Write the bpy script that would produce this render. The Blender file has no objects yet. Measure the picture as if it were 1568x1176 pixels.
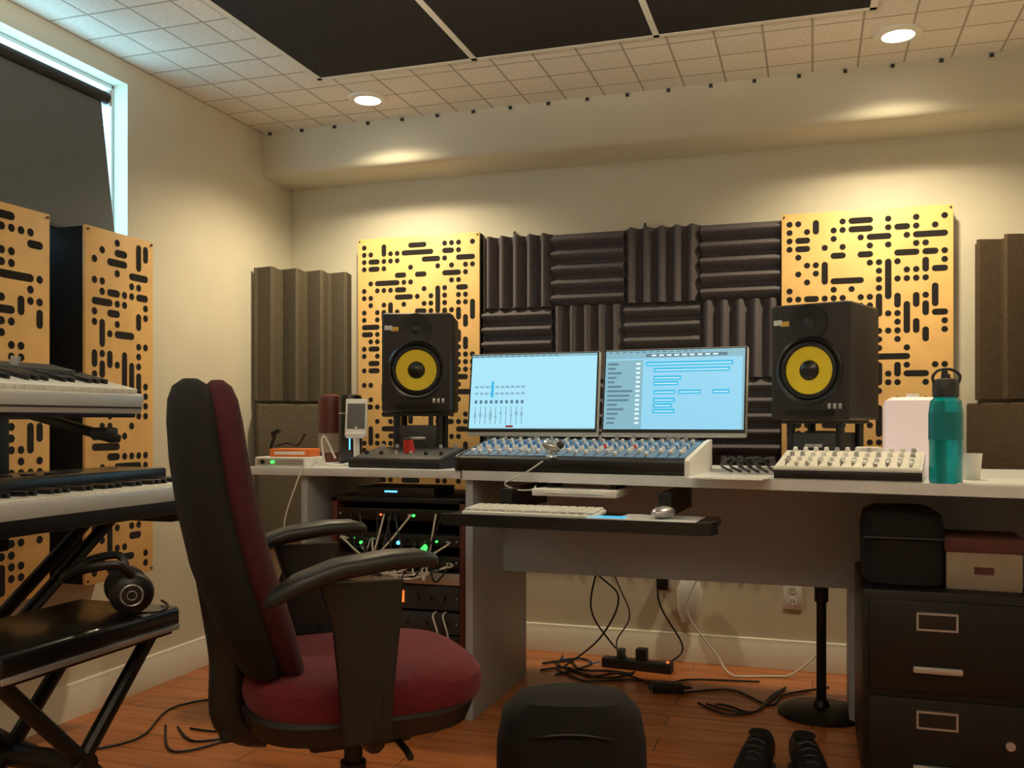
import bpy, bmesh, math, random
from mathutils import Matrix, Vector
random.seed(7)
S=bpy.context.scene
try:
    S.view_settings.view_transform='Standard'
except Exception: pass

# ---------------------------------------------------------------- materials
def mat(name,col,rough=.5,metal=0,emit=None,es=0,var=.0,scale=20,bump=0,trans=0,coat=0,sheen=0):
    m=bpy.data.materials.new(name); m.use_nodes=True
    nt=m.node_tree; b=nt.nodes['Principled BSDF']
    b.inputs['Base Color'].default_value=(*col,1)
    b.inputs['Roughness'].default_value=rough
    b.inputs['Metallic'].default_value=metal
    if trans: b.inputs['Transmission Weight'].default_value=trans
    if coat: b.inputs['Coat Weight'].default_value=coat
    if sheen: b.inputs['Sheen Weight'].default_value=sheen
    if emit:
        b.inputs['Emission Color'].default_value=(*emit,1); b.inputs['Emission Strength'].default_value=es
    tc=nt.nodes.new('ShaderNodeTexCoord'); n=nt.nodes.new('ShaderNodeTexNoise')
    n.inputs['Scale'].default_value=scale; n.inputs['Detail'].default_value=5
    nt.links.new(tc.outputs['Object'],n.inputs['Vector'])
    if var:
        r=nt.nodes.new('ShaderNodeValToRGB')
        r.color_ramp.elements[0].position=.3; r.color_ramp.elements[1].position=.7
        r.color_ramp.elements[0].color=(*[max(0,c*(1-var)) for c in col],1)
        r.color_ramp.elements[1].color=(*[min(1,c*(1+var)) for c in col],1)
        nt.links.new(n.outputs['Fac'],r.inputs['Fac']); nt.links.new(r.outputs['Color'],b.inputs['Base Color'])
    if bump:
        bp=nt.nodes.new('ShaderNodeBump'); bp.inputs['Strength'].default_value=bump; bp.inputs['Distance'].default_value=.005
        nt.links.new(n.outputs['Fac'],bp.inputs['Height']); nt.links.new(bp.outputs['Normal'],b.inputs['Normal'])
    return m

def brickmat(name,c1,c2,mort,bw,rh,ms,rough,offset=0,streak=None,bump=.3,speck=0):
    m=bpy.data.materials.new(name); m.use_nodes=True
    nt=m.node_tree; b=nt.nodes['Principled BSDF']; L=nt.links.new
    tc=nt.nodes.new('ShaderNodeTexCoord'); br=nt.nodes.new('ShaderNodeTexBrick')
    br.offset=offset; br.squash=1
    br.inputs['Scale'].default_value=1
    br.inputs['Color1'].default_value=(*c1,1); br.inputs['Color2'].default_value=(*c2,1); br.inputs['Mortar'].default_value=(*mort,1)
    br.inputs['Mortar Size'].default_value=ms; br.inputs['Mortar Smooth'].default_value=.5
    br.inputs['Brick Width'].default_value=bw; br.inputs['Row Height'].default_value=rh
    L(tc.outputs['Object'],br.inputs['Vector'])
    n=nt.nodes.new('ShaderNodeTexNoise'); n.inputs['Detail'].default_value=8
    if streak:
        mp=nt.nodes.new('ShaderNodeMapping'); mp.inputs['Scale'].default_value=streak
        L(tc.outputs['Object'],mp.inputs['Vector']); L(mp.outputs['Vector'],n.inputs['Vector']); n.inputs['Scale'].default_value=1
    else:
        L(tc.outputs['Object'],n.inputs['Vector']); n.inputs['Scale'].default_value=90
    r=nt.nodes.new('ShaderNodeValToRGB'); r.color_ramp.elements[0].position=.3; r.color_ramp.elements[1].position=.65
    lo=1-speck
    r.color_ramp.elements[0].color=(lo,lo,lo,1); r.color_ramp.elements[1].color=(1,1,1,1)
    L(n.outputs['Fac'],r.inputs['Fac'])
    mx=nt.nodes.new('ShaderNodeMix'); mx.data_type='RGBA'; mx.blend_type='MULTIPLY'; mx.inputs[0].default_value=1
    L(br.outputs['Color'],mx.inputs[6]); L(r.outputs['Color'],mx.inputs[7]); L(mx.outputs[2],b.inputs['Base Color'])
    bp=nt.nodes.new('ShaderNodeBump'); bp.invert=True; bp.inputs['Strength'].default_value=bump; bp.inputs['Distance'].default_value=.004
    L(br.outputs['Fac'],bp.inputs['Height']); L(bp.outputs['Normal'],b.inputs['Normal'])
    b.inputs['Roughness'].default_value=rough
    return m

WALL=mat('wall_paint',(.70,.665,.545),.65,var=.03,scale=4,bump=.05)
CEIL=brickmat('ceiling_tile',(.90,.85,.76),(.84,.79,.70),(.46,.40,.33),.165,.165,.005,.9,speck=.15)
FLOOR=brickmat('laminate_floor',(.60,.20,.06),(.48,.15,.045),(.10,.04,.015),1.2,.12,.002,.25,offset=.4,streak=(3,40,3),speck=.35)
TRIM=mat('trim_white',(.80,.77,.68),.4,var=.02)
BLACKP=mat('black_ceiling_fabric',(.014,.012,.010),.9,var=.2)
WOOD=mat('birch_ply',(.88,.55,.21),.5,var=.08,scale=9)
HOLE=mat('slot_black',(.010,.008,.008),.9)
FOAM=mat('acoustic_foam',(.125,.110,.125),.9,var=.15,scale=80,bump=.3)
FOAMB=mat('acoustic_foam_brown',(.115,.095,.065),.9,var=.15,scale=80,bump=.3)
FOAMD=mat('acoustic_foam_dark_brown',(.075,.050,.027),.9,var=.15,scale=80,bump=.3)
BLK=mat('black_plastic',(.009,.009,.010),.45,var=.1)
BLKG=mat('black_gloss',(.008,.008,.009),.28,coat=.15)
BLKM=mat('black_metal',(.008,.008,.009),.45,metal=.2)
CHARC=mat('charcoal',(.033,.034,.038),.5,var=.1)
SPK=mat('speaker_vinyl',(.024,.019,.018),.5,var=.15,scale=120)
YEL=mat('yellow_cone',(1.0,.76,.03),.45,var=.04)
LAM=mat('gray_laminate',(.39,.43,.48),.45,var=.03)
LAMT=mat('desk_top',(.72,.75,.78),.35,var=.03)
WHT=mat('white_plastic',(.82,.82,.80),.4)
SILV=mat('silver',(.55,.56,.58),.3,metal=.7)
SILP=mat('silver_paint',(.64,.67,.69),.35,metal=.2)
RED=mat('red_fabric',(.125,.006,.014),.95,var=.2,scale=60,bump=.3,sheen=.05)
REDD=mat('dark_red_fabric',(.050,.004,.008),.95,var=.2,scale=60,bump=.3)
DKF=mat('dark_fabric',(.006,.005,.006),.95,var=.2,scale=60,bump=.3)
REDK=mat('red_plastic',(.65,.04,.03),.4)
ORNG=mat('orange_box',(.85,.20,.03),.5,var=.05)
BLUEK=mat('blue_knob',(.05,.25,.65),.4)
MIXP=mat('mixer_panel',(.13,.24,.42),.4,var=.1,scale=60)
TEAL=mat('teal_bottle',(.0,.50,.56),.12,trans=.6)
TEALD=mat('teal_band',(.0,.22,.26),.3)
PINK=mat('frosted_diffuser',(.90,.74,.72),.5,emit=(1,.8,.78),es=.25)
MAHO=mat('rack_side_wood',(.10,.02,.015),.4,var=.2)
SHADE=mat('window_shade',(.17,.19,.20),.8,var=.03,scale=3)
GLOW=mat('lamp_emitter',(1,1,1),.5,emit=(1,.92,.75),es=14)
SCR=mat('screen_left',(.02,.02,.02),.3,emit=(.40,.79,.95),es=1.0)
SCR2=mat('screen_right',(.02,.02,.02),.3,emit=(.29,.66,.87),es=1.0)
SCD=mat('screen_dark_ui',(.02,.02,.02),.3,emit=(.10,.22,.30),es=.9)
SCM=mat('screen_mid_ui',(.02,.02,.02),.3,emit=(.26,.52,.62),es=.9)
SCC=mat('screen_cyan_ui',(.02,.02,.02),.3,emit=(.03,.50,.80),es=1)
SCW=mat('screen_white_ui',(.02,.02,.02),.3,emit=(.8,.97,1),es=1)
LEDG=mat('led_green',(0,0,0),.4,emit=(.05,1,.1),es=2.5)
LEDB=mat('led_blue',(0,0,0),.4,emit=(.1,.5,1),es=2.5)
LEDO=mat('led_orange',(0,0,0),.4,emit=(1,.16,.03),es=1.6)
CABW=mat('cable_white',(.7,.68,.62),.5)
KEYW=mat('key_ivory',(.80,.80,.76),.3)
CARD=mat('cardboard',(.30,.24,.18),.8,var=.05)
BRKR=mat('burgundy_cover',(.10,.03,.025),.8)
GOLD=mat('gold_sticker',(.8,.5,.1),.4)

# ---------------------------------------------------------------- builder
def E(rx=0,ry=0,rz=0,loc=(0,0,0)):
    return Matrix.Translation(loc)@Matrix.Rotation(math.radians(rz),4,'Z')@Matrix.Rotation(math.radians(ry),4,'Y')@Matrix.Rotation(math.radians(rx),4,'X')
class M:
    def __init__(s): s.bm=bmesh.new(); s.mats=[]; s.X=Matrix.Identity(4)
    def mi(s,m):
        if m not in s.mats: s.mats.append(m)
        return s.mats.index(m)
    def add(s,t,m,T=None):
        bmesh.ops.recalc_face_normals(t,faces=t.faces[:])
        i=s.mi(m)
        for f in t.faces: f.material_index=i
        t.transform(s.X@(T if T is not None else Matrix.Identity(4)))
        me=bpy.data.meshes.new('tmp'); t.to_mesh(me); t.free(); s.bm.from_mesh(me); bpy.data.meshes.remove(me)
    def box(s,c,d,m,bev=0,rot=(0,0,0),seg=2):
        t=bmesh.new(); bmesh.ops.create_cube(t,size=1)
        for v in t.verts: v.co=Vector((v.co.x*d[0],v.co.y*d[1],v.co.z*d[2]))
        if bev: bmesh.ops.bevel(t,geom=t.edges[:],offset=bev,segments=seg,affect='EDGES',profile=.5)
        s.add(t,m,E(*rot,loc=c))
    def bb(s,x0,x1,y0,y1,z0,z1,m,bev=0):
        s.box(((x0+x1)/2,(y0+y1)/2,(z0+z1)/2),(x1-x0,y1-y0,z1-z0),m,bev)
    def cyl(s,p0,p1,r,m,r2=None,seg=20):
        p0=Vector(p0);p1=Vector(p1);d=p1-p0
        t=bmesh.new(); bmesh.ops.create_cone(t,cap_ends=True,segments=seg,radius1=r,radius2=r if r2 is None else r2,depth=d.length)
        q=d.to_track_quat('Z','Y').to_matrix().to_4x4()
        s.add(t,m,Matrix.Translation((p0+p1)/2)@q)
    def sph(s,c,r,m,sc=(1,1,1),rot=(0,0,0)):
        t=bmesh.new(); bmesh.ops.create_uvsphere(t,u_segments=24,v_segments=14,radius=r)
        s.add(t,m,E(*rot,loc=c)@Matrix.Diagonal((*sc,1)))
    def lathe(s,prof,m,T=None,seg=36):
        t=bmesh.new(); rings=[]
        for r,z in prof:
            rings.append([t.verts.new((max(r,1e-5)*math.cos(2*math.pi*i/seg),max(r,1e-5)*math.sin(2*math.pi*i/seg),z)) for i in range(seg)])
        for a,b in zip(rings,rings[1:]):
            for i in range(seg): t.faces.new((a[i],a[(i+1)%seg],b[(i+1)%seg],b[i]))
        bmesh.ops.remove_doubles(t,verts=t.verts[:],dist=2e-5)
        s.add(t,m,T)
    def loft(s,rings,m,T=None):
        t=bmesh.new(); R=[[t.verts.new(p) for p in r] for r in rings]; n=len(R[0])
        for a,b in zip(R,R[1:]):
            for i in range(n): t.faces.new((a[i],a[(i+1)%n],b[(i+1)%n],b[i]))
        t.faces.new(R[0]); t.faces.new(R[-1])
        s.add(t,m,T)
    def prism(s,poly,h0,h1,m,ax='xy',T=None):
        def P(a,b,h): return {'xy':(a,b,h),'yz':(h,a,b),'xz':(a,h,b)}[ax]
        s.loft([[P(a,b,h0) for a,b in poly],[P(a,b,h1) for a,b in poly]],m,T)
    def tube(s,pts,r,m,seg=8,sub=6,zmin=None):
        pts=[Vector(p) for p in pts]
        if sub>1 and len(pts)>2:
            q=[]
            for i in range(len(pts)-1):
                a=pts[max(i-1,0)];b=pts[i];c=pts[i+1];d=pts[min(i+2,len(pts)-1)]
                for k in range(sub):
                    u=k/sub
                    q.append(.5*((2*b)+(c-a)*u+(2*a-5*b+4*c-d)*u*u+(3*b-a-3*c+d)*u**3))
            q.append(pts[-1]); pts=q
        if zmin is not None:
            for p in pts: p.z=max(p.z,zmin)
        rings=[]; up=Vector((0,0,1)); nrm=None
        for i,p in enumerate(pts):
            d=(pts[min(i+1,len(pts)-1)]-pts[max(i-1,0)])
            if d.length<1e-7: d=Vector((0,0,1))
            d.normalize()
            if nrm is None:
                nrm=d.cross(up) if abs(d.z)<.95 else d.cross(Vector((1,0,0)))
            nrm=(nrm-d*nrm.dot(d))
            if nrm.length<1e-6: nrm=d.orthogonal()
            nrm.normalize(); bn=d.cross(nrm)
            rings.append([p+r*(math.cos(2*math.pi*k/seg)*nrm+math.sin(2*math.pi*k/seg)*bn) for k in range(seg)])
        s.loft(rings,m)
    def done(s,name,loc=(0,0,0),rz=0,rot=None,ang=35):
        me=bpy.data.meshes.new(name); s.bm.to_mesh(me); s.bm.free()
        for m in s.mats: me.materials.append(m)
        for p in me.polygons: p.use_smooth=True
        try: me.set_sharp_from_angle(angle=math.radians(ang))
        except Exception: pass
        o=bpy.data.objects.new(name,me); S.collection.objects.link(o)
        o.location=loc; o.rotation_euler=rot if rot else (0,0,math.radians(rz))
        return o
def sring(cx,cy,z,a,b,n=3.5,seg=36,plane='xy'):
    out=[]
    for i in range(seg):
        t=2*math.pi*i/seg; c=math.cos(t); q=math.sin(t)
        x=a*math.copysign(abs(c)**(2/n),c); y=b*math.copysign(abs(q)**(2/n),q)
        if plane=='xy': out.append((cx+x,cy+y,z))
        elif plane=='yz': out.append((z,cx+x,cy+y))
        else: out.append((cx+x,z,cy+y))
    return out

# ---------------------------------------------------------------- room
LW=-2.48; RW=.95; BW=4.0; FW=-1.6; CH=2.40; WT=.10
a=M(); a.bb(LW-WT,RW+.1,FW-.1,BW+.1,-.08,0,FLOOR); a.done('floor')
a=M(); a.bb(LW-WT,RW+.1,FW-.1,BW+.1,CH,CH+.08,CEIL); a.done('ceiling')
a=M(); a.bb(LW-WT,RW+.1,BW,BW+.1,0,CH,WALL); a.done('wall_back')
a=M(); a.bb(RW,RW+.1,FW,BW,0,CH,WALL); a.done('wall_right')
a=M(); a.bb(LW-WT,RW+.1,FW-.1,FW,0,CH,WALL); a.done('wall_front')
WY0,WY1,WZ0,WZ1=1.0,2.857,1.655,2.32
a=M(); a.bb(LW-WT,LW,FW,WY0,0,CH,WALL); a.bb(LW-WT,LW,WY1,BW,0,CH,WALL)
a.bb(LW-WT,LW,WY0,WY1,0,WZ0,WALL); a.bb(LW-WT,LW,WY0,WY1,WZ1,CH,WALL); a.done('wall_left')
a=M()
a.prism([(3.74,2.40),(3.74,2.23),(3.745,2.212),(3.757,2.199),(3.775,2.193),(4.0,2.19),(4.0,2.40)],LW,RW,WALL,'yz'); a.done('ceiling_soffit',ang=50)
a=M(); a.prism([(BW,0),(BW-.018,0),(BW-.018,.09),(BW-.012,.10),(BW-.010,.118),(BW,.122)],LW,RW,TRIM,'yz'); a.done('baseboard_back')
a=M(); a.prism([(LW,0),(LW+.018,0),(LW+.018,.09),(LW+.012,.10),(LW+.010,.118),(LW,.122)],FW,BW-.02,TRIM,'xz'); a.done('baseboard_left')
a=M()
FRM=mat('window_frame_white',(.85,.90,.92),.4)
x0,x1=LW-.095,LW-.065
a.bb(x0,x1,WY0,WY1,WZ0,WZ0+.02,FRM,.004); a.bb(x0,x1,WY0,WY1,WZ1-.015,WZ1,FRM,.003)
a.bb(x0,x1,WY0,WY0+.04,WZ0,WZ1,FRM,.004); a.bb(x0,x1,WY1-.012,WY1,WZ0,WZ1,FRM,.003); a.bb(x0,x1,1.9,1.94,WZ0,WZ1,FRM,.004)
a.done('window_1')
a=M()
a.loft([[(LW+.05,1.05,1.69),(LW+.05,2.735,1.69),(LW+.05,2.66,2.21),(LW+.05,1.05,2.21)],[(LW+.053,1.05,1.69),(LW+.053,2.735,1.69),(LW+.053,2.66,2.21),(LW+.053,1.05,2.21)]],SHADE)
a.cyl((LW+.05,1.02,2.205),(LW+.05,2.69,2.205),.022,CHARC)
a.box((LW+.03,2.705,2.21),(.06,.012,.06),WHT,.003); a.box((LW+.03,1.01,2.21),(.06,.012,.06),WHT,.003)
a.cyl((LW+.05,1.07,1.695),(LW+.05,2.73,1.695),.009,CHARC)
a.done('roller_blind')
a=M()
xs=[-1.85,-1.20,-.52,.19]
for i in range(3):
    a.bb(xs[i]+.012,xs[i+1]-.012,2.10,3.18,CH-.012,CH-.001,BLACKP)
    a.bb(xs[i]+.012,xs[i+1]-.012,.95,2.07,CH-.012,CH-.001,BLACKP)
for x in xs: a.bb(x-.011,x+.011,.94,3.20,CH-.014,CH-.0005,TRIM)
a.bb(-1.86,.20,3.18,3.20,CH-.014,CH-.0005,TRIM)
a.bb(-1.86,.20,2.07,2.10,CH-.014,CH-.0005,TRIM)
a.done('ceiling_acoustic_panels')
a=M()
x=LW+.05
while x<RW-.02:
    a.box((x,3.736,CH-.010),(.014,.010,.012),CHARC); x+=.17
a.done('trim_1')
for (x,y) in [(-1.784,3.47),(.286,3.45)]:
    a=M()
    a.lathe([(.052,-.001),(.055,-.012),(.078,-.010),(.082,-.001)],TRIM,E(loc=(0,0,0)))
    a.lathe([(0,-.004),(.052,-.004)],GLOW)
    a.done('recessed_downlight',(x,y,CH))
    ld=bpy.data.lights.new('downlight_beam','SPOT'); ld.energy=64; ld.spot_size=math.radians(140); ld.spot_blend=.7
    ld.color=(1,.82,.52); ld.shadow_soft_size=.055
    lo=bpy.data.objects.new('downlight_beam',ld); lo.location=(x,y,CH-.03); S.collection.objects.link(lo)
# invented bowl uplight, out of view, added as fill for ceiling and room
a=M(); a.lathe([(0,0),(.05,0),(.05,-.02),(0,-.025)],WHT)
for k in range(3):
    an=2.094*k; a.cyl((.03*math.cos(an),.03*math.sin(an),-.02),(.19*math.cos(an),.19*math.sin(an),-.66),.004,SILV)
a.lathe([(.20,-.655),(.19,-.72),(.14,-.78),(.06,-.81),(0,-.815),(0,-.805),(.06,-.80),(.13,-.77),(.18,-.715),(.195,-.655),(.20,-.655)],WHT)
a.done('added_fill_bowl',(-.60,.90,CH))
ld=bpy.data.lights.new('added_fill_uplight','SPOT'); ld.energy=205; ld.color=(1,.88,.68); ld.shadow_soft_size=.10; ld.spot_size=math.radians(164); ld.spot_blend=.3
lo=bpy.data.objects.new('added_fill_uplight',ld); lo.location=(-.60,.90,CH-.62); lo.rotation_euler=(math.pi,0,0); S.collection.objects.link(lo)

# ---------------------------------------------------------------- slotted diffuser panels
def pills(W,H,p,r,seed):
    rnd=random.Random(seed); nx=int((W-.02)/p); nz=int((H-.02)/p)
    ox=-(nx-1)*p/2; oz=(H-(nz-1)*p)/2
    occ=set(); out=[]
    cells=[(i,j) for i in range(nx) for j in range(nz)]; rnd.shuffle(cells)
    for L,cnt in ((5,.006),(4,.014),(3,.04),(2,.07)):
        for _ in range(int(cnt*nx*nz)):
            for tr in range(12):
                i=rnd.randrange(nx); j=rnd.randrange(nz); h=rnd.random()<.6
                cs=[(i+k,j) if h else (i,j+k) for k in range(L)]
                if all(0<=c[0]<nx and 0<=c[1]<nz and c not in occ for c in cs):
                    ext=[(i-1,j),(i+L,j)] if h else [(i,j-1),(i,j+L)]
                    if any(e in occ and rnd.random()<.8 for e in ext): continue
                    occ.update(cs); out.append((i,j,L,h)); break
    for c in cells:
        if c not in occ and rnd.random()<.40: occ.add(c); out.append((c[0],c[1],1,True))
    return [(ox+i*p,oz+j*p,L,h) for i,j,L,h in out]
def diffuser(a,W,H,D,seed,p=.0345,r=.0122,side=DKF):
    a.box((0,.006,H/2),(W,.012,H),WOOD,.002)
    a.box((0,.012+(D-.012)/2,H/2),(W-.006,D-.012,H-.006),side)
    t=bmesh.new()
    for x,z,L,h in pills(W,H,p,r,seed):
        x1,z1=(x+(L-1)*p,z) if h else (x,z+(L-1)*p)
        vs=[]
        for k in range(9):
            an=math.pi/2+math.pi*k/8 if h else math.pi+math.pi*k/8
            vs.append((x+r*math.cos(an),-.0006,z+r*math.sin(an)))
        for k in range(9):
            an=-math.pi/2+math.pi*k/8 if h else math.pi*k/8
            vs.append((x1+r*math.cos(an),-.0006,z1+r*math.sin(an)))
        t.faces.new([t.verts.new(v) for v in vs])
    a.add(t,HOLE)
    for sx in (-1,1):
        for z in (.012,H-.012): a.cyl((sx*(W/2-.010),.0,z),(sx*(W/2-.010),-.004,z),.004,CHARC,seg=10)
a=M(); diffuser(a,.62,1.19,.06,3); a.done('slotted_diffuser_panel',(-1.765,3.935,.72))
a=M(); diffuser(a,.65,1.19,.06,3); a.done('slotted_diffuser_panel',(.203,3.935,.705))
a=M(); diffuser(a,.32,1.175,.225,5); a.done('slotted_diffuser_panel',(-2.25,2.56,.505),90)
a=M(); diffuser(a,.32,1.175,.225,6); a.done('slotted_diffuser_panel',(-2.25,2.095,.505),90)

# ---------------------------------------------------------------- foam
def rib(a,x0,z0,s,sz,vert,m,n=5,d=.05,base=.015):
    poly=[(0,0)]
    L=s if vert else sz; w=L/n
    for i in range(n):
        c=(i+.5)*w
        poly+=[(i*w+.002,base),(c-w*.28,base+.3*d),(c-w*.10,base+.92*d),(c,base+d),(c+w*.10,base+.92*d),(c+w*.28,base+.3*d),((i+1)*w-.002,base)]
    poly+=[(L,0)]
    if vert: rings=[[(x0+u,-v,z0+h) for u,v in poly] for h in (0,sz)]
    else: rings=[[(x0+h,-v,z0+u) for u,v in poly] for h in (0,s)]
    a.loft(rings,m)
a=M(); s=.33
for r in range(4):
    for c in range(4):
        rib(a,-1.447+c*s+.001,1.885-(r+1)*s+.001,s-.002,s-.002,(r+c)%2==0,FOAM)
for x in (-1.30,-.70):
    a.tube([(x,-.01,1.88),(x,-.03,1.895),(x,-.01,1.91),(x,0,1.895)],.003,CHARC)
a.done('acoustic_foam_wall_tiles',(0,3.998,0),ang=20)
def wedge(a,m):
    n=4; w=.46/n; poly=[(-.23,0)]
    for i in range(n):
        x=-.23+i*w; poly+=[(x,.015),(x+w*.12,.02),(x+w*.5,.085),(x+w*.62,.085),(x+w*.95,.02)]
    poly+=[(.23,.015),(.23,0)]
    a.loft([[(u,-v,h) for u,v in poly] for h in (.635,1.25)],m)
    a.box((0,-.04,.31),(.45,.075,.62),m,.008)
a=M(); wedge(a,FOAMB); a.done('corner_bass_foam',(-2.305,3.825,.50),45,ang=20)
a=M(); wedge(a,FOAMD); a.done('corner_bass_foam',(.785,3.830,.49),-45,ang=20)

# ---------------------------------------------------------------- desk
DZ=.87
a=M()
a.prism([(-1.155,2.95),(.80,2.63),(.80,3.60),(-1.155,3.60)],DZ-.032,DZ,LAMT,'xy')
a.bb(-1.15,-1.122,2.97,3.59,0,DZ-.032,LAM,.002)
a.bb(.12,.165,3.325,3.59,0,DZ-.032,LAM,.002)
a.bb(.76,.788,2.70,3.59,0,DZ-.032,LAM,.002)
a.bb(-1.122,.76,3.30,3.322,.47,DZ-.032,LAM)
a.X=E(loc=(.03,3.42,0))
a.lathe([(0,0),(.15,0),(.15,.008),(.13,.02),(.03,.03),(.022,.05),(0,.05)],BLKM); a.cyl((0,0,.04),(0,0,.80),.017,BLKM); a.cyl((0,0,.40),(0,0,.46),.024,BLK)
a.box((0,0,.82),(.10,.16,.036),BLKM,.003)
a.X=E()
a.done('studio_desk')
a=M()
a.bb(-2.02,-1.165,2.96,3.60,DZ-.03,DZ,LAMT,.003)
a.bb(-1.81,-1.785,2.99,3.58,0,DZ-.03,LAM,.002)
a.bb(-2.0,-1.975,3.3,3.58,0,DZ-.03,LAM,.002)
a.done('side_table')
a=M()
a.prism([(-.41,0),(.37,0),(.40,.02),(.41,.06),(.41,.20),(.39,.25),(-.41,.25)],0,.018,BLKG,'xy')
a.prism([(-.41,-.012),(.375,-.012),(.41,.012),(.422,.06),(.41,.06),(.395,.03),(.37,.004),(-.41,.004)],-.012,.024,BLK,'xy')
a.bb(-.30,-.26,.2,.55,.018,.088,BLKM); a.bb(.22,.26,.2,.55,.018,.088,BLKM)
a.done('keyboard_tray',(-.68,2.60,.732),-3)
a=M()
a.box((0,0,.008),(.43,.13,.012),WHT,.004,rot=(3,0,0))
for r in range(5):
    for c in range(15): a.box((-.196+c*.028,-.048+r*.024,.0165+r*.0012),(.023,.018,.006),KEYW,.0015)
a.done('computer_keyboard',(-.82,2.70,.752),-3)
a=M(); a.box((0,0,.002),(.24,.17,.003),SILP,.001); a.done('mouse_pad',(-.43,2.70,.7505),-4)
a=M(); a.sph((0,0,.014),.03,SILV,(1,1.7,.6)); a.box((0,-.03,.033),(.004,.02,.004),CHARC,.001); a.done('computer_mouse',(-.42,2.70,.757),-20)
a=M(); a.box((0,0,.004),(.12,.07,.008),WHT,.002); a.box((0,0,.0085),(.11,.06,.001),SCC); a.done('smartphone',(-.575,2.64,.750),0)
a=M(); a.box((0,0,.012),(.29,.19,.024),WHT,.005); a.box((0,-.05,.012),(.2,.1,.002),WHT); 
a.bb(-.12,-.10,-.02,.08,.024,.040,BLKM); a.bb(.10,.12,-.02,.08,.024,.040,BLKM)
a.done('external_drive_shelf',(-.72,2.93,.797),-6)

# ---------------------------------------------------------------- monitors
def monitor(name,loc,rz,ui):
    a=M()
    a.lathe([(0,0),(.10,0),(.10,.008),(.03,.014),(0,.014)],SILV,E(loc=(0,.06,0)))
    a.cyl((0,.07,.01),(0,.05,.24),.018,SILV)
    T=E(-8,0,0,(0,0,.115)); a.X=T
    W,H=.53,.325
    a.box((0,.015,H/2),(W,.03,H),SILP,.006)
    a.box((0,-.0005,H/2+.005),(W-.006,.002,H-.016),BLK)
    w,h=.512,.292; zb=.026
    a.box((0,-.002,zb+h/2),(w,.0015,h),SCR if ui==0 else SCR2)
    def R(u0,v0,u1,v1,m,l=1):
        a.box((-w/2+w*(u0+u1)/2,-.0025-.0004*l,zb+h*(v0+v1)/2),(w*(u1-u0),.0008,h*(v1-v0)),m)
    R(0,.965,1,1,SCM); 
    rn=random.Random(ui+3)
    for k in range(14): R(.02+k*.05,.975,.05+k*.05,.988,SCD,2)
    if ui==0:
        for k in range(10):
            x=.045+k*.042
            R(x,.06,x+.004,.30,SCD); R(x-.008,.12+.1*rn.random(),x+.012,.15+.1*rn.random(),SCM,2)
            R(x-.008,.34,x+.014,.385,SCD); R(x-.01,.46,x+.02,.49,SCM); R(x-.01,.55,x+.02,.58,SCM)
        R(.17,.42,.19,.64,SCC,2)
        R(.30,.02,.36,.045,REDK)
        R(0,.0,1,.012,SCM)
    else:
        R(0,.9,1,.965,SCM); R(.30,.915,.88,.955,SCD,2)
        for k in range(9): R(.34+k*.055,.925,.375+k*.055,.945,SCW,3)
        R(0,0,.28,.88,SCM); 
        for k in range(14):
            R(.02,.82-k*.058,.06+.16*rn.random(),.845-k*.058,SCD,2); R(.23,.82-k*.058,.26,.845-k*.058,SCW,2)
        for z,x0,x1 in ((.80,.30,.92),(.72,.36,.9),(.62,.36,.56),(.55,.36,.54),(.44,.36,.52),(.44,.54,.70),(.44,.78,.90),(.34,.36,.52),(.27,.36,.50),(.20,.36,.52)):
            R(x0,z,x1,z+.055,SCC,2); R(x0+.01,z+.02,x1-.01,z+.03,SCW,3)
        R(.985,0,1,.9,SCM)
    a.X=Matrix.Identity(4)
    a.done(name,loc,rz)
monitor('computer_monitor',(-1.035,3.36,DZ),-2,0)
monitor('computer_monitor',(-.485,3.30,DZ),-5,1)

# ---------------------------------------------------------------- speakers
def speaker(loc,rz):
    a=M(); W,H,D=.275,.39,.28
    a.box((0,D/2,H/2),(W,D,H),SPK,.012,seg=3)
    def TL(x,z): return E(90,0,0,(x,0,z))
    zc=.165
    a.lathe([(.114,-.004),(.114,.004),(.108,.008),(.100,.006),(.098,.002)],BLKG,TL(0,zc))
    a.lathe([(.098,.002),(.094,.010),(.086,.013),(.082,.010),(.080,.004)],BLK,TL(0,zc))
    a.lathe([(.080,.004),(.058,.003),(.034,.002)],YEL,TL(0,zc))
    a.lathe([(.034,.002),(.030,.009),(.016,.015),(0,.017)],BLKG,TL(0,zc))
    a.lathe([(.062,-.002),(.062,.004),(.052,.004),(.030,.0015),(.020,.001)],BLK,TL(0,.325))
    a.lathe([(.020,.001),(.018,.004),(.010,.009),(0,.011)],CHARC,TL(0,.325))
    for s in (-1,1):
        for z in (.03,.36): a.cyl((s*.12,0,z),(s*.12,-.003,z),.005,CHARC,seg=10)
    a.box((-.085,-.001,.325),(.03,.003,.018),GOLD,.001); a.box((-.11,-.0015,.33),(.03,.004,.018),WHT,.001)
    for k in range(3): a.box((.068+k*.018,-.001,.045),(.011,.003,.018),SILV,.001)
    a.box((0,-.001,.022),(.17,.004,.02),HOLE,.002)
    a.done('studio_monitor_speaker',loc,rz)
    a=M(); h=loc[2]-DZ
    a.box((0,.14,.006),(.22,.24,.012),BLK,.003)
    a.box((0,.14,h-.007),(.22,.24,.012),BLK,.003)
    for sx in(-.085,.085):
        for sy in (.05,.23): a.cyl((sx,sy,.012),(sx,sy,h-.013),.014,BLK)
    a.box((0,.14,h*.5),(.15,.2,h*.5),CHARC,.004)
    a.box((0,.037,h*.5),(.06,.006,.012),SILV,.001)
    a.done('desktop_speaker_stand',(loc[0],loc[1],DZ),rz)
speaker((-1.475,3.28,1.075),16)
speaker((-.010,3.20,1.045),-22)

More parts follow.
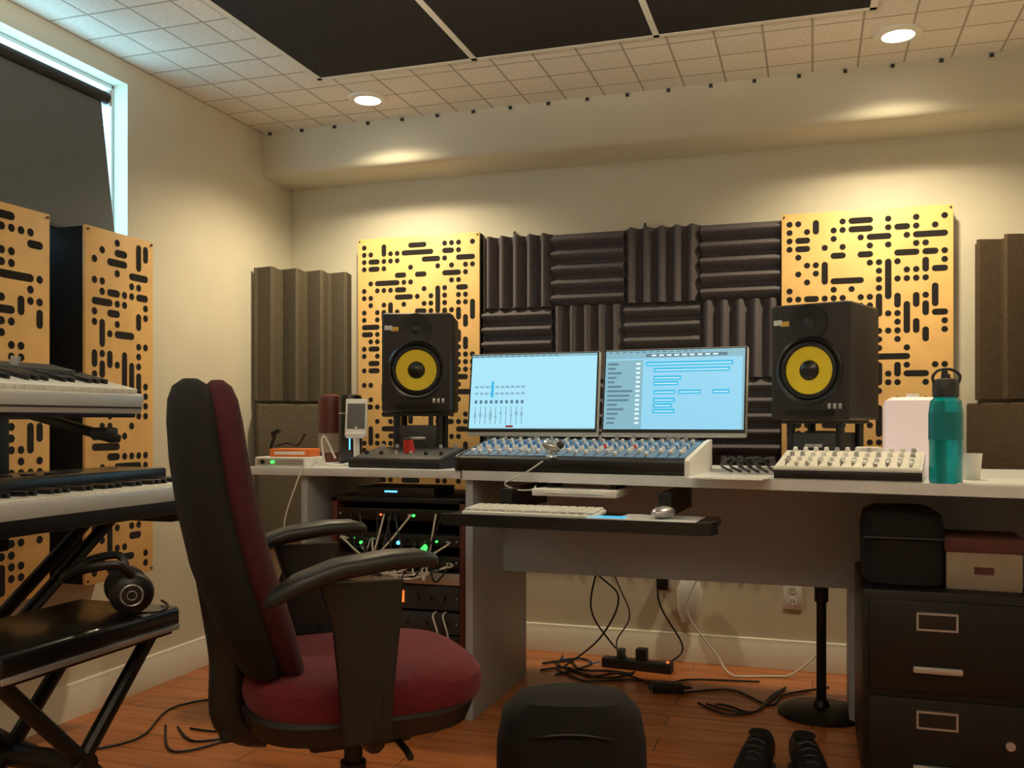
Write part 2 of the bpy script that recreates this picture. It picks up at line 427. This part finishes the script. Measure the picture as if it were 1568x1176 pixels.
# ---------------------------------------------------------------- mixing console
def console():
    a=M(); W=.80
    prof=[(0,0),(0,.045),(.015,.052),(.25,.098),(.30,.104),(.30,0)]
    a.prism(prof,-W/2,W/2,BLK,'yz')
    pr2=[(-.003,-0.0),(-.003,.047),(.012,.055),(.25,.102),(.305,.108),(.305,0)]
    a.prism(pr2,-W/2-.010,-W/2,CHARC,'yz'); a.prism(pr2,W/2,W/2+.016,WHT,'yz')
    an=math.degrees(math.atan2(.046,.235))
    a.X=E(an,0,0,(0,.015,.0525))
    a.box((0,.12,.0),(W-.01,.232,.004),MIXP)
    n=22
    for i in range(n):
        x=-W/2+.03+i*(W-.06)/(n-1)
        for j in range(7):
            m=[WHT,WHT,BLUEK,WHT,BLUEK,SILV,WHT][j] if random.random()>.02 else REDK
            a.cyl((x,.085+j*.022,.002),(x,.085+j*.022,.014),.0065,m,r2=.005,seg=10)
        a.box((x,.04,.0025),(.003,.06,.001),BLK)
        a.box((x,.02+.05*random.random(),.008),(.011,.016,.012),WHT,.002)
    a.X=E(0,0,0)
    a.box((0,-.002,.024),(W,.006,.040),BLKG,.002)
    for i in range(12): a.cyl((-W/2+.05+i*.062,.28,.104),(-W/2+.05+i*.062,.28,.122),.007,SILV,seg=10)
    a.done('audio_mixing_console',(-.775,2.905,DZ),-7)
console()
a=M(); a.sph((0,0,0),.022,SILV,(1.5,1,.8),(0,20,0)); a.sph((.03,0,.005),.014,CHARC,(1,1,1)); a.cyl((-.0,0,-.0),(-.0,0,-.035),.006,SILV); a.lathe([(0,-.036),(.02,-.036),(.018,-.03),(0,-.028)],SILV)
a.done('desk_microphone',(-.82,2.90,DZ+.088))
a=M(); a.tube([(-.84,2.87,DZ+.04),(-.90,2.865,DZ-.0),(-.97,2.865,.835),(-.93,2.865,.815),(-.88,2.87,.815),(-.87,2.89,.825)],.0025,CABW,zmin=.812); a.done('white_cable')

def smallmixer(name,loc,rz,W,D,body,panel,rows,cols,hf,hr,kn,faders=False,redk=False):
    a=M()
    a.prism([(0,0),(0,hf),(D*.95,hr),(D,hr),(D,0)],-W/2,W/2,body,'yz')
    an=math.degrees(math.atan2(hr-hf,D*.95)); a.X=E(an,0,0,(0,0,hf))
    a.box((0,D*.48,.001),(W-.015,D*.9,.004),panel,.001)
    for j in range(rows):
        for i in range(cols):
            x=-W/2+.03+i*(W-.06)/(cols-1); y=D*.35+j*D*.55/max(rows-1,1)
            a.cyl((x,y,.003),(x,y,.015),.008,random.choice(kn),r2=.006,seg=12)
    if faders:
        for i in range(cols):
            x=-W/2+.03+i*(W-.06)/(cols-1); a.box((x,D*.17,.0035),(.003,D*.2,.001),HOLE); a.box((x,D*(.1+.14*random.random()),.009),(.012,.016,.010),random.choice(kn),.002)
    if redk: a.cyl((.0,D*.55,.003),(.0,D*.55,.05),.022,REDK,r2=.018); a.cyl((.0,D*.55,.05),(.0,D*.55,.054),.016,BLK)
    a.X=E(0,0,0)
    a.box((0,-.002,hf*.45),(W,.006,hf*.7),BLK,.001)
    a.done(name,loc,rz)
smallmixer('monitor_controller',(-1.44,3.00,DZ),-4,.37,.22,CHARC,CHARC,2,6,.032,.070,[BLK,SILV],redk=True)
smallmixer('compact_mixer',(.09,2.760,DZ),-8,.40,.23,WHT,mat('mixer_cream',(.80,.78,.70),.5),3,12,.035,.078,[WHT,WHT,SILV],faders=True)

# ---------------------------------------------------------------- desk clutter
a=M()
prof=[(0,0),(.040,0),(.043,.006),(.043,.20),(.040,.225),(.030,.235),(.028,.24)]
a.lathe(prof,TEAL); a.lathe([(.0435,.12),(.0442,.12),(.0442,.195),(.0435,.195)],TEALD)
a.lathe([(0,.236),(.033,.236),(.034,.24),(.034,.275),(.028,.285),(.012,.29),(.012,.300),(0,.301)],CHARC)
a.tube([(.03,0,.27),(.036,0,.295),(.015,0,.312),(-.015,0,.312),(-.032,0,.295),(-.03,0,.275)],.004,CHARC)
a.done('water_bottle',(.350,2.755,DZ))
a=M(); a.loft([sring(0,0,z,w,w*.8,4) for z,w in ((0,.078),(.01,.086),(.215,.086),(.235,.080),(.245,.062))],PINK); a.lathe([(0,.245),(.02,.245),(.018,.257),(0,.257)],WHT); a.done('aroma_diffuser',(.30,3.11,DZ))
a=M(); a.lathe([(0,0),(.022,0),(.028,.075),(.029,.078),(.026,.078),(.021,.005),(0,.005)],WHT); a.lathe([(0,.06),(.025,.06)],BRKR); a.done('paper_cup',(.435,2.89,DZ))
a=M(); a.box((0,0,.045),(.075,.05,.09),WHT,.008); a.box((0,-.0255,.055),(.055,.002,.045),BLK); a.box((0,0,.004),(.09,.07,.008),CHARC,.002); a.done('desk_clock',(.165,3.06,DZ))
a=M()
for k in range(5):
    x=-.25+k*.028
    a.tube([(x,3.05,DZ+.006),(x-.03,2.99,DZ+.03),(x+.01,2.95,DZ+.055),(x+.04,2.99,DZ+.02),(x+.05,3.08,DZ+.006)],.004,BLK if k%2 else CHARC)
a.done('cable_coil')
a=M(); a.box((0,0,.0015),(.22,.18,.003),WHT); a.box((.01,.01,.004),(.21,.17,.002),KEYW,rot=(0,0,4)); a.done('paper_sheets',(-.235,2.80,DZ),-8)
a=M(); a.box((0,0,.0015),(.2,.26,.003),WHT,rot=(0,0,0)); a.done('paper_sheets',(.47,2.84,DZ-.0),-8)
a=M(); a.box((0,0,.018),(.21,.16,.036),WHT,.004); a.box((0,-.081,.018),(.19,.002,.022),SILV); a.cyl((-.07,-.081,.018),(-.07,-.088,.018),.008,BLK); a.cyl((-.03,-.081,.018),(-.03,-.088,.018),.006,LEDG); a.done('audio_interface',(-1.90,3.06,DZ),4)
a=M(); a.box((0,0,.015),(.16,.10,.03),ORNG,.003); a.box((0,-.0505,.015),(.12,.001,.012),WHT); a.done('orange_box',(-1.88,3.06,DZ+.036),8)
a=M(); a.tube([(-.05,0,.008),(0,.01,.02),(.05,0,.012),(.09,-.01,.06)],.005,BLK); a.cyl((-.07,0,.0),(-.05,0,.05),.007,BLK); a.box((-.045,0,.06),(.04,.02,.02),BLK,.004,rot=(0,-30,0)); a.done('cable_adapter',(-1.93,3.08,DZ+.066))
a=M()
a.lathe([(0,0),(.045,0),(.048,.01),(.048,.26),(.044,.275),(.03,.28),(0,.28)],BLKG); a.lathe([(.0482,.20),(.049,.20),(.049,.205),(.0482,.205)],SILV)
a.box((.02,-.0445,.14),(.005,.004,.17),LEDB,.001,rot=(0,0,20)); a.done('smart_speaker',(-1.80,3.35,DZ))
a=M(); a.lathe([(0,0),(.05,0),(.052,.01),(.052,.25),(.046,.275),(.02,.285),(0,.285)],MAHO); a.lathe([(.0523,.04),(.053,.04),(.053,.12),(.0523,.12)],CARD); a.done('tin_canister',(-1.93,3.42,DZ))
a=M(); a.X=E(-12,0,0,(0,0,.12)); a.box((0,0,.065),(.085,.009,.15),WHT,.006); a.box((0,-.005,.07),(.068,.001,.10),BLKG); a.X=E()
a.cyl((0,.03,.0),(0,.01,.15),.012,WHT); a.lathe([(0,0),(.05,0),(.05,.008),(0,.012)],WHT,E(loc=(0,.03,0))); a.box((0,0,.115),(.07,.05,.02),WHT,.004); a.done('phone_on_dock',(-1.675,3.16,DZ),20)
a=M()
a.tube([(-1.76,2.975,DZ+.006),(-1.74,2.985,DZ+.02),(-1.71,2.99,DZ+.01),(-1.68,3.0,DZ+.006),(-1.66,3.08,DZ+.006)],.003,CABW)
a.tube([(-1.775,3.1,DZ+.006),(-1.76,3.05,DZ+.09),(-1.74,3.04,DZ+.11),(-1.73,3.1,DZ+.03)],.004,CABW)
a.tube([(-1.78,2.955,DZ+.004),(-1.80,2.93,.8),(-1.84,2.92,.65),(-1.80,2.93,.50),(-1.76,2.93,.4)],.003,CABW)
a.done('charging_cables')

# ---------------------------------------------------------------- equipment rack
a=M()
x0,x1,y0,y1=-1.70,-1.17,3.02,3.45
a.bb(x0,x0+.022,y0,y1,.06,.76,MAHO,.002); a.bb(x1-.022,x1,y0,y1,.06,.76,MAHO,.002)
a.bb(x0,x1,y0,y1,.745,.765,BLK,.002); a.bb(x0,x1,y0,y1,.06,.08,BLK,.002); a.bb(x0+.02,x1-.02,y1-.02,y1,.08,.745,BLK)
for x in (x0+.05,x1-.05):
    for y in (y0+.05,y1-.05): a.sph((x,y,.03),.03,BLK); a.cyl((x,y,.03),(x,y,.06),.01,BLK)
def unit(z,h,m,fn=None):
    a.bb(x0+.024,x1-.024,y0+.004,y0+.25,z,z+h,m,.002)
    for x in (x0+.034,x1-.034): a.cyl((x,y0+.004,z+h/2),(x,y0,z+h/2),.004,SILV,seg=8)
    if fn: fn(z,h)
Y=y0+.003
def u_knobs(n,m):
    def f(z,h):
        for i in range(n):
            x=x0+.08+i*(x1-x0-.16)/(n-1); a.cyl((x,Y,z+h/2),(x,Y-.018,z+h/2),.011,m,seg=14)
    return f
def u_leds(z,h):
    for i in range(14): a.box((x0+.09+i*.026,Y,z+h/2),(.005,.003,.004),random.choice([CHARC,CHARC,CHARC,SILV,SILV,LEDG]))
def u_disp(z,h):
    a.box((x0+.25,Y,z+h/2),(.085,.003,h*.5),LEDO); a.cyl((x0+.10,Y,z+h/2),(x0+.10,Y-.016,z+h/2),.012,SILV,seg=14)
    for i in range(3): a.cyl((x0+.34+i*.05,Y,z+h/2),(x0+.34+i*.05,Y-.016,z+h/2),.014,CHARC,seg=14)
unit(.10,.085,CHARC,u_knobs(5,SILV)); unit(.19,.085,BLKG,u_knobs(7,CHARC)); unit(.28,.075,CHARC,u_knobs(6,CHARC))
unit(.365,.085,CHARC,u_disp); unit(.455,.042,SILV,u_leds); unit(.515,.042,BLK,u_knobs(9,CHARC)); unit(.59,.042,BLK,u_leds); unit(.68,.042,BLKG)
a.bb(x0+.1,x1-.12,y0+.003,y0+.2,.766,.80,BLK,.003); a.box((x0+.24,y0+.002,.785),(.05,.002,.006),LEDB)
for i in range(24):
    xx=x0+.05+random.random()*.42; xz=x0+.05+random.random()*.42
    za=random.choice([.535,.61,.70]); zb=random.choice([.535,.61,.52,.58])
    a.tube([(xx,y0,za),(xx+.01,y0-.03,za-.01),((xx+xz)/2,y0-.05,min(za,zb)-.02-.04*random.random()),(xz,y0-.03,zb),(xz,y0,zb)],.0035,random.choice([BLK,CABW,CHARC,BLK,BLK,SILV]))
for i in range(4):
    xx=x0+.34+random.random()*.12; a.tube([(xx,y0,.36),(xx,y0-.03,.35),(xx+.02,y0-.04,.30),(xx+.03,y0-.02,.22),(xx+.03,y0,.21)],.0035,random.choice([BLK,CABW]))
for x,z,m,r in ((x0+.12,.595,LEDG,.006),(x0+.37,.585,LEDG,.014),(x0+.27,.60,LEDB,.007),(x0+.33,.70,LEDG,.005),(x0+.42,.61,LEDG,.004),(x0+.20,.70,LEDO,.004)):
    a.cyl((x,Y+.001,z),(x,Y-.005,z),r,m,seg=14)
a.done('equipment_rack')

# ---------------------------------------------------------------- file cabinet etc.
a=M(); X0,X1,Y0,Y1,H=.135,.575,2.74,3.26,.57
a.bb(X0,X1,Y0,Y1,.02,H,BLKM,.006)
a.bb(X0+.02,X1-.02,Y0+.03,Y1-.03,0,.02,BLK)
for zc in (.42,.15):
    a.bb(X0+.015,X1-.015,Y0-.012,Y0+.002,zc-.125,zc+.125,BLKM,.004)
    cx=(X0+X1)/2-.03
    a.box((cx,Y0-.014,zc+.07),(.105,.004,.055),CHARC,.001); a.box((cx,Y0-.0165,zc+.07),(.09,.002,.040),BLK)
    a.box((cx,Y0-.026,zc-.06),(.125,.016,.018),SILV,.004); 
    for dz in (.048,.092): a.box((cx,Y0-.0175,zc+dz),(.10,.003,.005),SILV)
    for dx in (-.05,.05): a.box((cx+dx,Y0-.0175,zc+.07),(.005,.003,.049),SILV)
a.cyl((X1-.07,Y0-.012,.17),(X1-.07,Y0-.02,.17),.012,SILV)
a.done('file_cabinet')
a=M(); a.box((0,0,.055),(.19,.2,.11),CARD,.003); a.box((0,0,.125),(.20,.21,.04),BRKR,.004); a.box((0,-.1005,.055),(.05,.002,.02),BRKR); a.done('lidded_cardboard_box',(.46,2.90,.57),-4)
a=M(); a.loft([sring(0,0,z,w,d,4) for z,w,d in ((0,.10,.15),(.01,.11,.16),(.16,.112,.16),(.20,.105,.15),(.215,.08,.12))],DKF); a.tube([(-.112,-.162,.14),(0,-.165,.14),(.112,-.162,.14)],.003,BLK); a.done('desk_shade_bag',(.250,2.94,.57))  # made-up dark bag standing in for the shade under the desk

# ---------------------------------------------------------------- floor things
a=M()
rings=[]
for z,w,d in ((0,.15,.10),(.02,.17,.115),(.15,.18,.125),(.28,.178,.12),(.35,.165,.11),(.385,.13,.09),(.40,.07,.05)):
    rings.append(sring(0,0,z,w,d,2.8))
a.loft(rings,DKF)
a.loft([sring(0,-.11,z,w,.05,3) for z,w in ((.03,.10),(.05,.125),(.18,.12),(.21,.08))],DKF)
for s in(-1,1): a.tube([(s*.08,.10,.33),(s*.11,.15,.3),(s*.12,.16,.12),(s*.11,.10,.04)],.012,BLK)
a.tube([(-.15,-.06,.28),(-.08,-.112,.32),(0,-.118,.33),(.08,-.112,.32),(.15,-.06,.28)],.003,BLK)
a.done('backpack',(-.55,2.12,0),15)
def shoe(loc,rz):
    a=M()
    rr=[]
    for y,w,h in ((-.14,.02,.025),(-.13,.04,.045),(-.08,.05,.06),(0,.045,.09),(.06,.04,.105),(.12,.038,.10),(.14,.02,.07)):
        rr.append(sring(0,h/2+.012,y,w,h/2,2.6,24,'xz'))
    a.loft(rr,BLK)
    a.loft([sring(0,0,z,.052,.148,2.6) for z in (0,.018)],BLK)
    for k in range(4): a.tube([(-.025,-.05+k*.025,.075+k*.01),(0,-.05+k*.025,.085+k*.01),(.025,-.05+k*.025,.075+k*.01)],.003,CHARC)
    a.lathe([(.030,0),(.034,.005),(.030,.010),(.022,0)],DKF,E(loc=(0,.08,.11)))
    a.done('shoe',loc,rz)
shoe((-.16,2.72,0),-8); shoe((-.01,2.74,0),10)
a=M(); a.box((0,0,.02),(.30,.055,.04),BLK,.005)
for i in range(6): a.box((-.11+i*.044,0,.041),(.028,.03,.002),CHARC); 
a.box((.02,0,.065),(.045,.045,.05),BLK,.004); a.box((-.07,0,.06),(.03,.04,.04),CHARC,.004)
a.cyl((.13,-.0,.04),(.13,0,.045),.006,LEDO)
a.done('power_strip',(-.70,3.80,0),-6)
a=M(); a.box((0,0,.018),(.12,.055,.036),BLK,.006); a.cyl((.06,0,.018),(.09,0,.018),.006,BLK); a.done('power_adapter',(-.53,3.52,0),12)
a=M()
def fc(pts,m=BLK,r=.004): a.tube([(x,y,max(z,r+.001)) for x,y,z in pts],r,m,zmin=r+.001)
fc([(-.86,3.70,.80),(-.85,3.75,.5),(-.90,3.80,.25),(-.83,3.85,.10),(-.75,3.82,.04)])
fc([(-.80,3.70,.80),(-.88,3.75,.45),(-.78,3.80,.3),(-.86,3.8,.12),(-1.0,3.72,0)])
fc([(-.60,3.74,.80),(-.57,3.80,.55),(-.62,3.84,.3),(-.52,3.86,.1),(-.56,3.82,.04)])
fc([(-.90,3.74,.80),(-.80,3.80,.40),(-.74,3.84,.22),(-.80,3.86,.1),(-.78,3.82,.04)],BLK,.003)
fc([(-.44,3.86,.42),(-.50,3.85,.25),(-.38,3.84,.08),(-.30,3.80,0),(-.1,3.86,0),(.02,3.88,.1)],CABW)
fc([(-.48,3.5,0),(-.3,3.6,0),(-.15,3.45,0),(-.1,3.6,0),(.06,3.75,0)])
fc([(-1.08,3.65,0),(-.98,3.72,0),(-.86,3.62,0),(-.76,3.70,0),(-.62,3.6,0),(-.6,3.52,0)])
fc([(-1.10,3.75,0),(-1.0,3.82,0),(-.92,3.70,0),(-.80,3.72,0),(-.70,3.70,0)],BLK,.005)
fc([(-1.05,3.85,0),(-.95,3.88,0),(-.90,3.82,0),(-.86,3.80,.02)],BLUEK,.003)
fc([(-1.0,3.6,0),(-.90,3.8,0),(-.97,3.88,0),(-1.05,3.78,0),(-.92,3.66,0),(-.78,3.62,0),(-.70,3.74,0)])
for k in range(3): fc([(-.4+.03*k,3.4,0),(-.3,3.3+.05*k,0),(-.2,3.35,0),(-.15,3.5+.03*k,0),(-.1,3.7,0)])
fc([(-1.05,3.9,0),(-1.02,3.7,0),(-.93,3.6,0),(-.85,3.55,0),(-.7,3.62,0),(-.55,3.62,0),(-.46,3.7,0),(-.2,3.75,0)])
for k in range(3): fc([(-2.1+.05*k,2.6,.0),(-1.9,2.4+.1*k,0),(-1.80,2.65,0),(-1.95+.05*k,2.90,.2),(-1.84,2.92,.5)],BLK)
fc([(-2.3,2.2,0),(-2.1,2.45,0),(-2.2,2.8,0),(-1.9,3.1,0)],BLK)
a.done('floor_cables')
def outlet():
    a=M(); a.box((0,-.003,0),(.075,.006,.118),WHT,.002)
    for z in (-.025,.025): a.cyl((0,-.006,z),(0,-.008,z),.017,KEYW); a.box((-.006,-.0085,z),(.003,.001,.009),BLK); a.box((.006,-.0085,z),(.003,.001,.009),BLK)
    return a
a=outlet(); a.done('wall_outlet',(-.08,BW,.31))
a=outlet(); a.box((0,-.03,-.03),(.05,.045,.06),BLK,.004); a.done('wall_outlet',(-.62,BW,.37))
a=M(); a.loft([sring(0,0,z,w,d,2.5) for z,w,d in ((0,.03,.02),(.05,.05,.03),(.14,.055,.03),(.2,.03,.02),(.22,.012,.01))],WHT); a.done('hanging_plastic_bag',(-.50,3.94,.18))

# ---------------------------------------------------------------- chair
a=M()
def bk(off,ws,m,z0=.52,thk=1.0):
    rg=[]
    for z,w,t in ((.0,.10,.02),(.02,.16,.04),(.10,.19,.052),(.22,.205,.055),(.34,.20,.052),(.44,.185,.05),(.52,.16,.047),(.565,.125,.042),(.592,.085,.032),(.606,.04,.014)):
        cx=-.165-.14*(z/.6)+off-.03*math.sin(math.pi*z/.6)
        rg.append(sring(cx,0,z0+z,t*thk,w*ws,2.4,40))
    a.loft(rg,m)
bk(-.030,1.0,DKF,thk=1.1); bk(.022,.93,REDD,.518,thk=.85)
rg=[]
for z,s in ((.455,.90),(.465,.97),(.49,1),(.515,.985),(.53,.93),(.537,.80)):
    rg.append(sring(.01,0,z,.250*s,.25*s,3.2,44))
a.loft(rg,RED)
a.loft([sring(.00,0,z,.24*s,.24*s,3.2,44) for z,s in ((.40,.7),(.415,.95),(.455,1.01),(.466,.99))],BLK)
a.box((0,0,.385),(.22,.18,.06),BLK,.012); a.box((-.17,0,.40),(.22,.08,.03),BLK,.008)
a.tube([(-.18,0,.40),(-.25,0,.43),(-.255,0,.56),(-.28,0,.72)],.045,BLK,12)
a.tube([(.05,-.10,.39),(.05,-.22,.395),(.05,-.27,.39)],.007,BLK)
a.cyl((0,0,.10),(0,0,.30),.028,BLKM); a.cyl((0,0,.22),(0,0,.37),.02,BLKM)
a.lathe([(0,.06),(.05,.06),(.055,.10),(.035,.14),(0,.14)],BLK)
for k in range(5):
    an=math.radians(72*k+20); c,s_=math.cos(an),math.sin(an)
    rr=[]
    for q,w,h,z in ((.03,.03,.024,.10),(.15,.026,.02,.092),(.28,.02,.014,.08),(.31,.014,.01,.078)):
        rr.append([(c*q-s_*u*w,s_*q+c*u*w,z+v*h) for u,v in ((-1,-1),(1,-1),(1,1),(-1,1))])
    a.loft(rr,BLK)
    a.cyl((c*.295,s_*.295,.05),(c*.295,s_*.295,.075),.008,BLK)
    for o in (-.016,.016): a.cyl((c*.295-s_*(o-.009),s_*.295+c*(o-.009),.028),(c*.295-s_*(o+.009),s_*.295+c*(o+.009),.028),.028,BLK)
for sd in (-1,1):
    y=sd*.285
    a.tube([(-.02,sd*.15,.42),(-.02,sd*.25,.42),(-.02,y,.45),(-.02,y,.55)],.018,BLK,10)
    rr=[sring(-.03+dx,y,z,l,.016,4,20) for z,l,dx in ((.44,.045,-.01),(.56,.055,-.01),(.66,.065,-.01),(.74,.08,-.02))]
    a.loft(rr,BLK)
    rr=[]
    for x,z,w,h in ((-.225,.712,.012,.008),(-.215,.718,.03,.014),(-.17,.742,.042,.018),(-.10,.765,.045,.019),(0,.778,.045,.018),(.06,.778,.042,.017),(.09,.773,.03,.013),(.098,.770,.012,.007)):
        rr.append(sring(y,z,x,w,h,3,20,'yz'))
    a.loft(rr,BLK)
a.done('office_chair',(-.955,1.79,0),41)

# ---------------------------------------------------------------- keyboards
def keys(a,y0,y1,xf,xb,z,n):
    w=(y1-y0)/n; pat=[1,1,0,1,1,1,0]
    for i in range(n):
        a.box(((xf+xb)/2,y0+(i+.5)*w,z),(abs(xf-xb),w-.0015,.014),KEYW,.0015)
        if pat[i%7] and i<n-1: a.box((xb+(xf-xb)*.32,y0+(i+1)*w,z+.011),(abs(xf-xb)*.62,w*.5,.014),BLKG,.002)
a=M()
a.bb(-1.93,-1.565,.86,2.16,.80,.862,BLK,.006)
a.bb(-1.585,-1.562,.86,2.16,.835,.872,SILP,.003)
a.bb(-1.93,-1.74,.86,2.16,.86,.91,BLKG,.006)
a.bb(-1.74,-1.585,.86,.89,.86,.885,BLK,.003); a.bb(-1.74,-1.585,2.13,2.16,.86,.885,BLK,.003)
keys(a,.89,2.13,-1.587,-1.735,.868,52)
for i in range(12): a.box((-1.79,1.1+i*.07,.912),(.02,.03,.004),CHARC,.001)
a.done('digital_piano')
a=M()
a.box((0,0,0),(.30,.98,.05),SILP,.008); a.box((-.11,0,.03),(.08,.97,.02),CHARC,.003)
a.box((.0,0,-.03),(.28,.96,.012),BLK,.003); a.box((.1505,0,-.008),(.003,.96,.004),CHARC)
keys(a,-.47,.47,.14,.0,.030,36)
for i in range(9): a.cyl((-.10,-.4+i*.09,.04),(-.10,-.4+i*.09,.06),.011,SILV,seg=14)
for i in range(8): a.box((-.045,-.38+i*.05,.028),(.02,.03,.008),WHT,.002)
a.done('synthesizer_keyboard',(-1.745,1.41,1.115),rot=(0,math.radians(13),0))
a=M()
for x in (-1.82,-1.89):
    a.tube([(x,1.0,.785),(x,2.05,.03)],.017,BLKM,10,1); a.tube([(x,2.05,.785),(x,1.0,.03)],.017,BLKM,10,1)
for y in (1.0,2.05):
    a.cyl((-2.1,y,.016),(-1.78,y,.016),.016,BLKM); a.bb(-1.95,-1.62,y-.02,y+.02,.772,.799,BLKM,.004)
a.cyl((-1.92,1.525,.41),(-1.79,1.525,.41),.03,BLK)
for y in (1.12,1.80):
    a.box((-1.965,y,.92),(.035,.05,.42),BLKM,.006); a.box((-1.79,y,1.042),(.40,.035,.02),BLKM,.004,rot=(0,13,0)); a.cyl((-1.99,y,.92),(-2.02,y,.92),.02,BLK)
    a.box((-1.96,y,.785),(.06,.05,.026),BLKM,.004)
a.box((-1.63,1.80,1.010),(.05,.04,.03),BLK,.006)
a.done('keyboard_stand')
a=M(); a.box((-1.80,1.22,.947),(.17,.24,.008),SILV,.002,rot=(0,15,0)); a.box((-1.80,1.22,.952),(.155,.22,.003),SCR,rot=(0,15,0)); a.box((-1.86,1.22,.935),(.02,.2,.042),BLK,.003); a.box((-1.75,1.22,.923),(.02,.2,.018),BLK,.003); a.done('tablet_computer')
a=M()
a.box((-1.59,1.58,.575),(.30,.52,.05),BLKG,.014,seg=3); a.bb(-1.73,-1.45,1.34,1.82,.535,.555,BLKM,.003); a.bb(-1.445,-1.437,1.33,1.83,.545,.558,SILV,.002)
for x in (-1.49,-1.69):
    a.tube([(x,1.30,.02),(x,1.80,.545)],.017,BLKM,10,1); a.tube([(x,1.86,.02),(x,1.36,.545)],.017,BLKM,10,1)
for y in (1.30,1.86): a.cyl((-1.75,y,.017),(-1.42,y,.017),.017,BLK)
a.cyl((-1.71,1.58,.305),(-1.47,1.58,.305),.025,BLK)
a.done('piano_bench')
a=M()
def cup(T):
    a.lathe([(0,.030),(.018,.031),(.03,.028),(.044,.018),(.048,.0),(.046,-.012),(0,-.012)],BLK,T)
    a.lathe([(.040,-.010),(.046,-.018),(.040,-.032),(.026,-.034),(.020,-.012)],DKF,T)
    a.lathe([(.021,.0312),(.023,.033),(.025,.0312)],SILV,T); a.lathe([(.009,.0315),(.010,.0325),(.011,.0315)],SILV,T)
cup(E(90,0,0,(0,-.055,.050))); cup(E(-90,0,0,(-.01,.055,.050)))
a.tube([(0,-.075,.095),(-.03,-.085,.12),(-.10,-.06,.11),(-.14,0,.085),(-.10,.06,.11),(-.03,.085,.12),(-.01,.075,.095)],.010,BLK)
a.tube([(.0,-.05,.004),(.05,-.06,.004),(.08,0,.004),(.07,.08,.004)],.003,BLK,zmin=.004)
a.done('headphones',(-1.505,1.745,.601),42)

# ---------------------------------------------------------------- world, camera
w=bpy.data.worlds.new('World'); S.world=w; w.use_nodes=True
bg=w.node_tree.nodes['Background']; bg.inputs[0].default_value=(.40,.80,1,1); bg.inputs[1].default_value=5.5
cd=bpy.data.cameras.new('camera'); cd.lens=1400/1568*36; cd.sensor_width=36; cd.shift_x=-.0102; cd.shift_y=.0364; cd.clip_start=.05
co=bpy.data.objects.new('camera',cd); co.location=(0,0,1.04); co.rotation_euler=(math.radians(90),0,math.radians(17.6)); S.collection.objects.link(co)
S.camera=co
